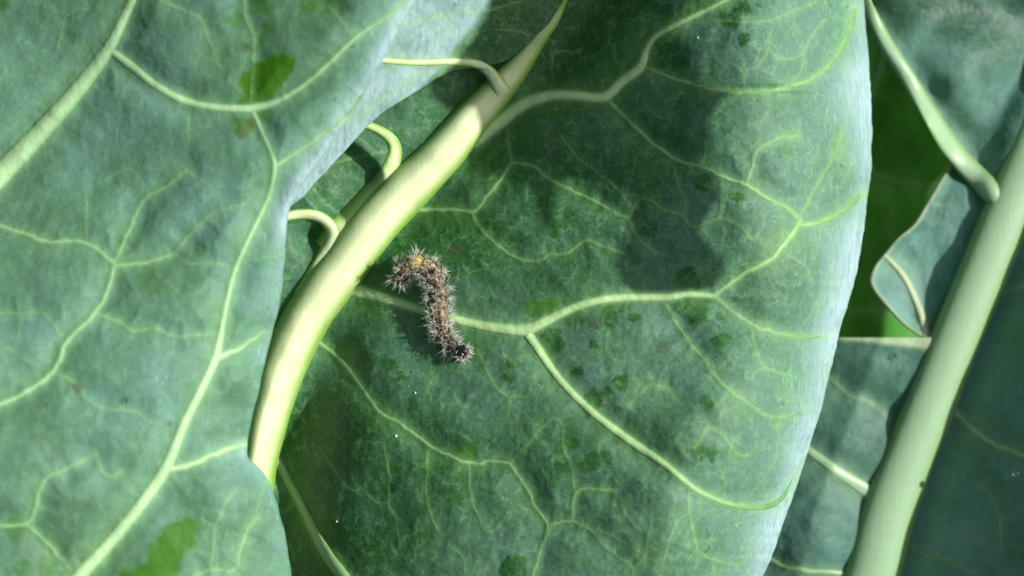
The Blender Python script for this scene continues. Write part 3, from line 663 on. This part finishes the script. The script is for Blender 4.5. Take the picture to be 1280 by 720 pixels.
# ------------------------------------------------------------------ unseen plants round about, added to block sky and bounce green light
def simple_leaf(parent, base, az, e0, droop, L, wd, seed, mat):
    rn = np.random.RandomState(seed); nt_, nw = 36, 17
    t = np.linspace(0, 1, nt_); el = math.radians(e0)-math.radians(droop)*t**1.4
    ds = L/(nt_-1); rr = np.concatenate([[0], np.cumsum(np.cos(el[:-1])*ds)]); zz = np.concatenate([[0], np.cumsum(np.sin(el[:-1])*ds)])
    d = np.array([math.cos(az), math.sin(az), 0]); sd = np.array([-math.sin(az), math.cos(az), 0])
    mid = np.array(base)[None, :]+rr[:, None]*d+zz[:, None]*np.array([0, 0, 1.])
    nrm = -np.sin(el)[:, None]*d+np.cos(el)[:, None]*np.array([0, 0, 1.])
    w = wd*np.clip((t-.18)/.82, 0, 1)**.55*np.clip(1-t, 0, 1)**.42*1.25+.002
    u = np.linspace(-1, 1, nw); ph = rn.rand()*6
    wav = .10*wd*np.abs(u)[None, :]**2*np.sin(t[:, None]*17+ph+(u > 0)[None, :]*1.7)
    co = mid[:, None, :]+(w[:, None]*u[None, :])[..., None]*sd+(.28*w[:, None]*np.abs(u)[None, :]**1.5+wav)[..., None]*nrm[:, None, :]
    v = np.maximum(np.exp(-(np.abs(u)[None, :]/.06)**2)*np.ones((nt_, 1)), .55*np.clip(np.sin(t[:, None]*44-np.abs(u)[None, :]*9)-.9, 0, .1)*10)
    lf = make_mesh('leaf', co, grid_faces(nt_, nw), {'vein': v, 'wax': np.full(v.shape, .5), 'vivid': 0*v, 'brown': 0*v}, mat, parent)
    k = [0, 6, 12, 18, 24, 30, 34]
    tube('midrib', [Vector(mid[i]-nrm[i]*.0005) for i in k], [.0055*(1-i/36)+.0006 for i in k], M_RIBR, lf, ns=10)
def bounce_plant(x, y, label, leaves, seed):
    B = Vector((x*S, y*S, GZ)); p = empty('collard_plant', B, label, 'plant')
    tube('stem', [B+Vector((0, 0, -.01)), B+Vector((.003, 0, .07)), B+Vector((0, .003, .14)), B+Vector((.002, 0, .2))], [.02, .018, .015, .0008], M_RIBR, p)
    for i, (az, e0, dr, L, wd) in enumerate(leaves):
        simple_leaf(p, B+Vector((0, 0, .12+.012*i)), math.radians(az), e0, dr, L, wd, seed+i, M_C)
bounce_plant(-1750, -150, 'tall unseen collard plant added to bounce green light from the far side of the pale worn leaf', [(20, 72, 18, .42, .10), (-40, 66, 30, .40, .10), (75, 66, 30, .40, .10), (150, 50, 50, .36, .10), (215, 50, 50, .36, .10), (-85, 55, 40, .36, .10)], 20)
bounce_plant(-500, 1750, 'tall unseen collard plant added to bounce green light from beyond the tip of the ribbed leaf', [(-85, 76, 14, .40, .10), (-140, 66, 30, .40, .10), (-195, 60, 40, .36, .10), (90, 50, 50, .36, .10), (30, 55, 40, .34, .09)], 40)
bounce_plant(700, -1800, 'tall unseen collard plant added to bounce green light from past the stalk of the broad-ribbed leaf', [(85, 74, 14, .40, .10), (140, 66, 30, .40, .10), (40, 62, 30, .36, .09), (-80, 50, 50, .36, .10), (200, 55, 40, .36, .10)], 60)

# ------------------------------------------------------------------ the caterpillar
def cat_material():
    m, nt = node_mat('caterpillar_skin'); g = NT(nt); co = g.coords()
    a = g.noise(co, 1/6, 4, .65, .6); b = g.noise(co, 1/3, 3, .6); c = g.noise(co, 1/11, 2)
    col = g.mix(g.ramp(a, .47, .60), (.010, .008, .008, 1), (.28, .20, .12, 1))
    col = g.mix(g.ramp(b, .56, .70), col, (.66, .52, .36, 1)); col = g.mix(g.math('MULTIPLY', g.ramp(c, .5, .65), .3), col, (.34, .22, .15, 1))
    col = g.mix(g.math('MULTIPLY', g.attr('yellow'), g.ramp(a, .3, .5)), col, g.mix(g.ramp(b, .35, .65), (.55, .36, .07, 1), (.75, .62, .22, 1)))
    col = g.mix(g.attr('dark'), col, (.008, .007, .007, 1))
    p = g.n('ShaderNodeBsdfPrincipled'); g.l(col, p.inputs['Base Color']); p.inputs['Roughness'].default_value = .5
    bm = g.n('ShaderNodeBump'); bm.inputs['Strength'].default_value = .8; bm.inputs['Distance'].default_value = 1.5*S
    g.l(g.math('ADD', a, b), bm.inputs['Height']); g.l(bm.outputs[0], p.inputs['Normal'])
    out = g.n('ShaderNodeOutputMaterial'); g.l(p.outputs[0], out.inputs[0]); return m
def simple_mat(name, col, rough, attr=None, col2=None, spec=.5):
    m, nt = node_mat(name); g = NT(nt); p = g.n('ShaderNodeBsdfPrincipled')
    n = g.noise(g.coords(), 1/3, 3); a = tuple(v*.7 for v in col[:3])+(1,)
    c = g.mix(n, a, col)
    if attr: c = g.mix(g.attr(attr), c, col2)
    g.l(c, p.inputs['Base Color']); p.inputs['Roughness'].default_value = rough; p.inputs['Specular IOR Level'].default_value = spec
    out = g.n('ShaderNodeOutputMaterial'); g.l(p.outputs[0], out.inputs[0]); return m

PATH = [(498, 356), (502, 343), (511, 334), (524, 331), (537, 339), (545, 354), (548, 370), (548, 387), (550, 404), (554, 419), (563, 430), (572, 437)]
pc = catmull([(x, y, 1) for x, y in PATH], 1.5)
zs0 = zC(pc[:, 0], pc[:, 1]); ker = np.ones(15)/15; zs0 = np.convolve(np.pad(zs0, 7, mode='edge'), ker, 'valid')
L = np.concatenate([[0], np.cumsum(np.hypot(*np.diff(pc[:, :2], axis=0).T))]); TL = L[-1]
tn = L/TL
rad = 12.0*np.minimum(1, np.sqrt(np.clip(1-((tn-.5)/.5)**6, 0, 1)+.05))*(1-.14*smooth(tn, .6, 1))*(1+.05*np.sin(tn*6))
NSEG = 11
rad = rad*(1+.075*np.abs(np.sin(math.pi*NSEG*tn))-.05)
cz = zs0+rad*.92+4.5+3*np.exp(-((tn-.18)/.12)**2)
cen = W(pc[:, 0], pc[:, 1], cz)/S
T = np.gradient(cen, axis=0); T /= np.linalg.norm(T, axis=1)[:, None]
side = np.cross(T, np.array([0, 0, 1.])); side /= np.linalg.norm(side, axis=1)[:, None]; upv = np.cross(side, T)
NS = 28; an = np.linspace(0, 2*math.pi, NS, endpoint=False)
bump = 1+.05*np.cos(6*an)[None, :]*np.sin(math.pi*NSEG*tn)[:, None]**2
co = cen[:, None, :]+rad[:, None, None]*bump[..., None]*(np.cos(an)[None, :, None]*side[:, None, :]+(np.sin(an)*.94)[None, :, None]*upv[:, None, :])
nR = len(cen); vco = np.concatenate([co.reshape(-1, 3), cen[:1]-T[:1]*3, cen[-1:]+T[-1:]*3])
faces = []
for i in range(nR-1):
    for k in range(NS): faces.append((i*NS+k, i*NS+(k+1) % NS, (i+1)*NS+(k+1) % NS, (i+1)*NS+k))
for k in range(NS):
    faces.append((nR*NS, (k+1) % NS, k, k)); faces.append((nR*NS+1, (nR-1)*NS+k, (nR-1)*NS+(k+1) % NS, (nR-1)*NS+(k+1) % NS))
bmv = bmesh.new(); vv = [bmv.verts.new(Vector(c*S)) for c in vco]
for f in faces:
    q = list(dict.fromkeys(f)); bmv.faces.new([vv[i] for i in q])
bmesh.ops.recalc_face_normals(bmv, faces=bmv.faces)
me = bpy.data.meshes.new('body'); bmv.to_mesh(me); bmv.free()
me.polygons.foreach_set('use_smooth', np.ones(len(me.polygons), bool))
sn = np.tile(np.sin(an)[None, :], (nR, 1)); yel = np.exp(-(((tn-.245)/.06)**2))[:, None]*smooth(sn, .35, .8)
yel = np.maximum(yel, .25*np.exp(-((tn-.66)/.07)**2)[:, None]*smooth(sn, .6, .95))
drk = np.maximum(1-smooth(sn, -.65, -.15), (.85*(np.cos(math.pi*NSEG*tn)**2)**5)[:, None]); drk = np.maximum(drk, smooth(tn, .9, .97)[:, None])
for nm, arr in (('yellow', yel), ('dark', drk)):
    at = me.attributes.new(nm, 'FLOAT', 'POINT'); at.data.foreach_set('value', np.concatenate([arr.ravel(), [0, 0]]).astype(np.float32))
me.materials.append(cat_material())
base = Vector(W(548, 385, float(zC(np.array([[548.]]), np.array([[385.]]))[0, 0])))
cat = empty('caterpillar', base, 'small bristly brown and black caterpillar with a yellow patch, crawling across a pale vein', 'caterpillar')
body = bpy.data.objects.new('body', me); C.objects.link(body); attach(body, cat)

# bristles: clusters of branched spines on every segment
hv, hf, ht = [], [], []
def hair(p, d, ln, w, curve, dark0=.55):
    d = d/np.linalg.norm(d); a = np.cross(d, np.array([.31, .2, .93])); a /= np.linalg.norm(a); b = np.cross(d, a)
    i0 = len(hv); nseg = 3
    for s in range(nseg+1):
        t = s/nseg; q = p+d*ln*t+curve*ln*t*t; ww = w*(1-.85*t)
        for k in range(3):
            g_ = 2*math.pi*k/3; hv.append(q+ww*(math.cos(g_)*a+math.sin(g_)*b)); ht.append(t)
    for s in range(nseg):
        for k in range(3): hf.append((i0+s*3+k, i0+s*3+(k+1) % 3, i0+s*3+3+(k+1) % 3, i0+s*3+3+k))
rs = random.Random(11)
for sg in range(NSEG+1):
    t0 = min(.995, (sg+.5)/(NSEG+.3)); i = int(t0*(nR-1))
    for q, ang in enumerate((-18, 12, 42, 72, 108, 138, 168, 198)):
        ar = math.radians(ang+rs.uniform(-14, 14)); dirn = math.cos(ar)*side[i]+math.sin(ar)*upv[i]
        p = cen[i]+dirn*rad[i]*.93
        end = (T[i]*(.9 if t0 > .9 else (-.9 if t0 < .09 else 0)))
        # a stout spine with side bristles
        d0 = dirn+.25*T[i]*rs.uniform(-1, 1)+end*.6
        hair(p, d0, rs.uniform(4, 7), 1.0, np.zeros(3))
        for h_ in range(10):
            d = dirn+T[i]*rs.uniform(-.8, .8)+end+np.array([rs.uniform(-.6, .6) for _ in range(3)])
            hair(p+dirn*rs.uniform(0, 3)+T[i]*rs.uniform(-4.5, 4.5), d, rs.uniform(5, 13), rs.uniform(.26, .42), np.array([rs.uniform(-.25, .25), rs.uniform(-.25, .25), rs.uniform(-.3, .1)]))
    # short fuzz
    for h_ in range(14):
        ar = math.radians(rs.uniform(-25, 205)); ii = min(nR-1, max(0, i+rs.randint(-6, 6)))
        dirn = math.cos(ar)*side[ii]+math.sin(ar)*upv[ii]
        hair(cen[ii]+dirn*rad[ii]*.97, dirn+np.array([rs.uniform(-.7, .7) for _ in range(3)]), rs.uniform(2.5, 5.5), .38, np.zeros(3))
hm = simple_mat('bristle', (.03, .022, .018, 1), .4, 'tip', (.86, .84, .74, 1))
hob = make_mesh('bristles', np.array(hv)*S, hf, {'tip': smooth(np.array(ht), .05, .5)}, hm, cat); hob['kind'] = 'stuff'

# head capsule with two eye patches and jaws
hd = Vector(W(577, 440, float(zs0[-1])+12)); dirh = Vector(T[-1])
bmv = bmesh.new(); bmesh.ops.create_uvsphere(bmv, u_segments=24, v_segments=16, radius=1)
for v in bmv.verts:
    x, y, z = v.co; groove = 1-.13*math.exp(-(x/.16)**2)*max(0, z+.3)
    v.co = Vector((x*9.4, y*8.4*(1 if y > 0 else .9), z*9.0*groove-(1.5 if y > .6 else 0)))*S
rot = dirh.to_track_quat('Y', 'Z').to_matrix().to_4x4(); bmv.transform(Matrix.Translation(hd) @ rot)
me = bpy.data.meshes.new('head'); bmv.to_mesh(me); bmv.free(); me.polygons.foreach_set('use_smooth', np.ones(len(me.polygons), bool))
black = simple_mat('black_chitin', (.012, .011, .012, 1), .25); me.materials.append(black)
head = bpy.data.objects.new('head', me); C.objects.link(head); attach(head, cat)
hv, hf, ht = [], [], []
Rm = np.array(rot.to_3x3()); hc = np.array(hd)/S
for k in range(80):
    d = np.array([rs.uniform(-1, 1), rs.uniform(-.4, 1), rs.uniform(-.1, 1)]); d /= np.linalg.norm(d); dw = Rm@d
    hair(hc+dw*8.3, dw+np.array([rs.uniform(-.6, .6) for _ in range(3)]), rs.uniform(3, 11), .6, np.array([0, 0, rs.uniform(-.3, .1)]))
hb = make_mesh('head_bristles', np.array(hv)*S, hf, {'tip': smooth(np.array(ht), .05, .6)}, hm, head); hb['kind'] = 'stuff'
attach(hb, head); hb.matrix_parent_inverse = Matrix.Identity(4)
# legs: three pairs near the head, prolegs behind
for t0, r_, l_ in ((.96, 2.0, 9), (.89, 2.0, 9), (.82, 2.0, 9), (.62, 3.4, 8), (.53, 3.4, 8), (.44, 3.4, 8), (.35, 3.4, 8), (.05, 3.4, 8)):
    i = int(t0*(nR-1))
    for sgn in (-1, 1):
        a = cen[i]+side[i]*sgn*rad[i]*.45-upv[i]*rad[i]*.6
        fx = a+side[i]*sgn*3.2; gx = fx[0]; 
        # foot on the leaf
        kk = 1-zs0[i]/D; fpx = fx[0]/kk+640; fpy = 360-fx[1]/kk
        fz = float(zC(np.array([[fpx]]), np.array([[fpy]]))[0, 0])
        foot = np.array(W(fpx, fpy, fz))/S
        tube('leg', [Vector(a*S), Vector((a+(foot-a)*.55+side[i]*sgn*.8)*S), Vector(foot*S)], [r_*1.15*S, r_*S, r_*.75*S], black, cat, ns=8)

# ------------------------------------------------------------------ grains and droplets lying on the leaves
def grain(px, py, zf, r, label, cat_, name, mat, flat=.8):
    z = float(zf(np.array([[float(px)]]), np.array([[float(py)]]))[0, 0])
    bmv = bmesh.new(); bmesh.ops.create_icosphere(bmv, subdivisions=3, radius=r*S)
    for v in bmv.verts:
        n = v.co.normalized(); k = 1+.18*float(vnoise(np.array(n.x*2+px), np.array(n.y*2+n.z+py)))
        v.co = Vector((v.co.x*k, v.co.y*k, v.co.z*flat*k))
    me = bpy.data.meshes.new(name); bmv.to_mesh(me); bmv.free(); me.polygons.foreach_set('use_smooth', np.ones(len(me.polygons), bool))
    me.materials.append(mat); o = bpy.data.objects.new(name, me); C.objects.link(o); o.location = W(px, py, z+r*flat*.6)
    o['label'] = label; o['category'] = cat_; return o
white = simple_mat('white_grain', (.85, .85, .80, 1), .5)
grain(495, 545, zC, 1.6, 'tiny white grain just below the thin vein under the caterpillar', 'grain', 'white_grain', white)
grain(519, 491, zC, 1.3, 'tiny white grain between the caterpillar and the thin vein below it', 'grain', 'white_grain', white)
grain(421, 652, zC, 1.1, 'tiny white grain beside the lowest pale vein near the rib base', 'grain', 'white_grain', white)
grain(872, 47, zC, 1.1, 'tiny white grain on the dark worn patch under the top vein', 'grain', 'white_grain', white)
def water_mat():
    m, nt = node_mat('water_drop'); g = NT(nt); p = g.n('ShaderNodeBsdfPrincipled')
    p.inputs['Base Color'].default_value = (.9, .95, .95, 1); p.inputs['Roughness'].default_value = .03
    p.inputs['Transmission Weight'].default_value = 1; p.inputs['IOR'].default_value = 1.33
    bm_ = g.n('ShaderNodeBump'); bm_.inputs['Strength'].default_value = .02; g.l(g.noise(g.coords(), 1/6), bm_.inputs['Height']); g.l(bm_.outputs[0], p.inputs['Normal'])
    out = g.n('ShaderNodeOutputMaterial'); g.l(p.outputs[0], out.inputs[0]); return m
wm = water_mat()
zRl = mkfield(zRl_b, RVl); zRrf = mkfield(zRr_b, RVr)
grain(157, 500, zL, 3.2, 'small water droplet on the pale worn leaf', 'droplet', 'water_droplet', wm, .7)
grain(1117, 445, zRl, 4.5, 'larger water droplet beside the broad rib of the rear leaf', 'droplet', 'water_droplet', wm, .7)
grain(1124, 468, zRl, 3, 'smaller water droplet below a larger one beside the broad rib', 'droplet', 'water_droplet', wm, .7)
grain(1270, 592, zRrf, 4.5, 'water droplet on the shaded right half of the rear leaf', 'droplet', 'water_droplet', wm, .7)
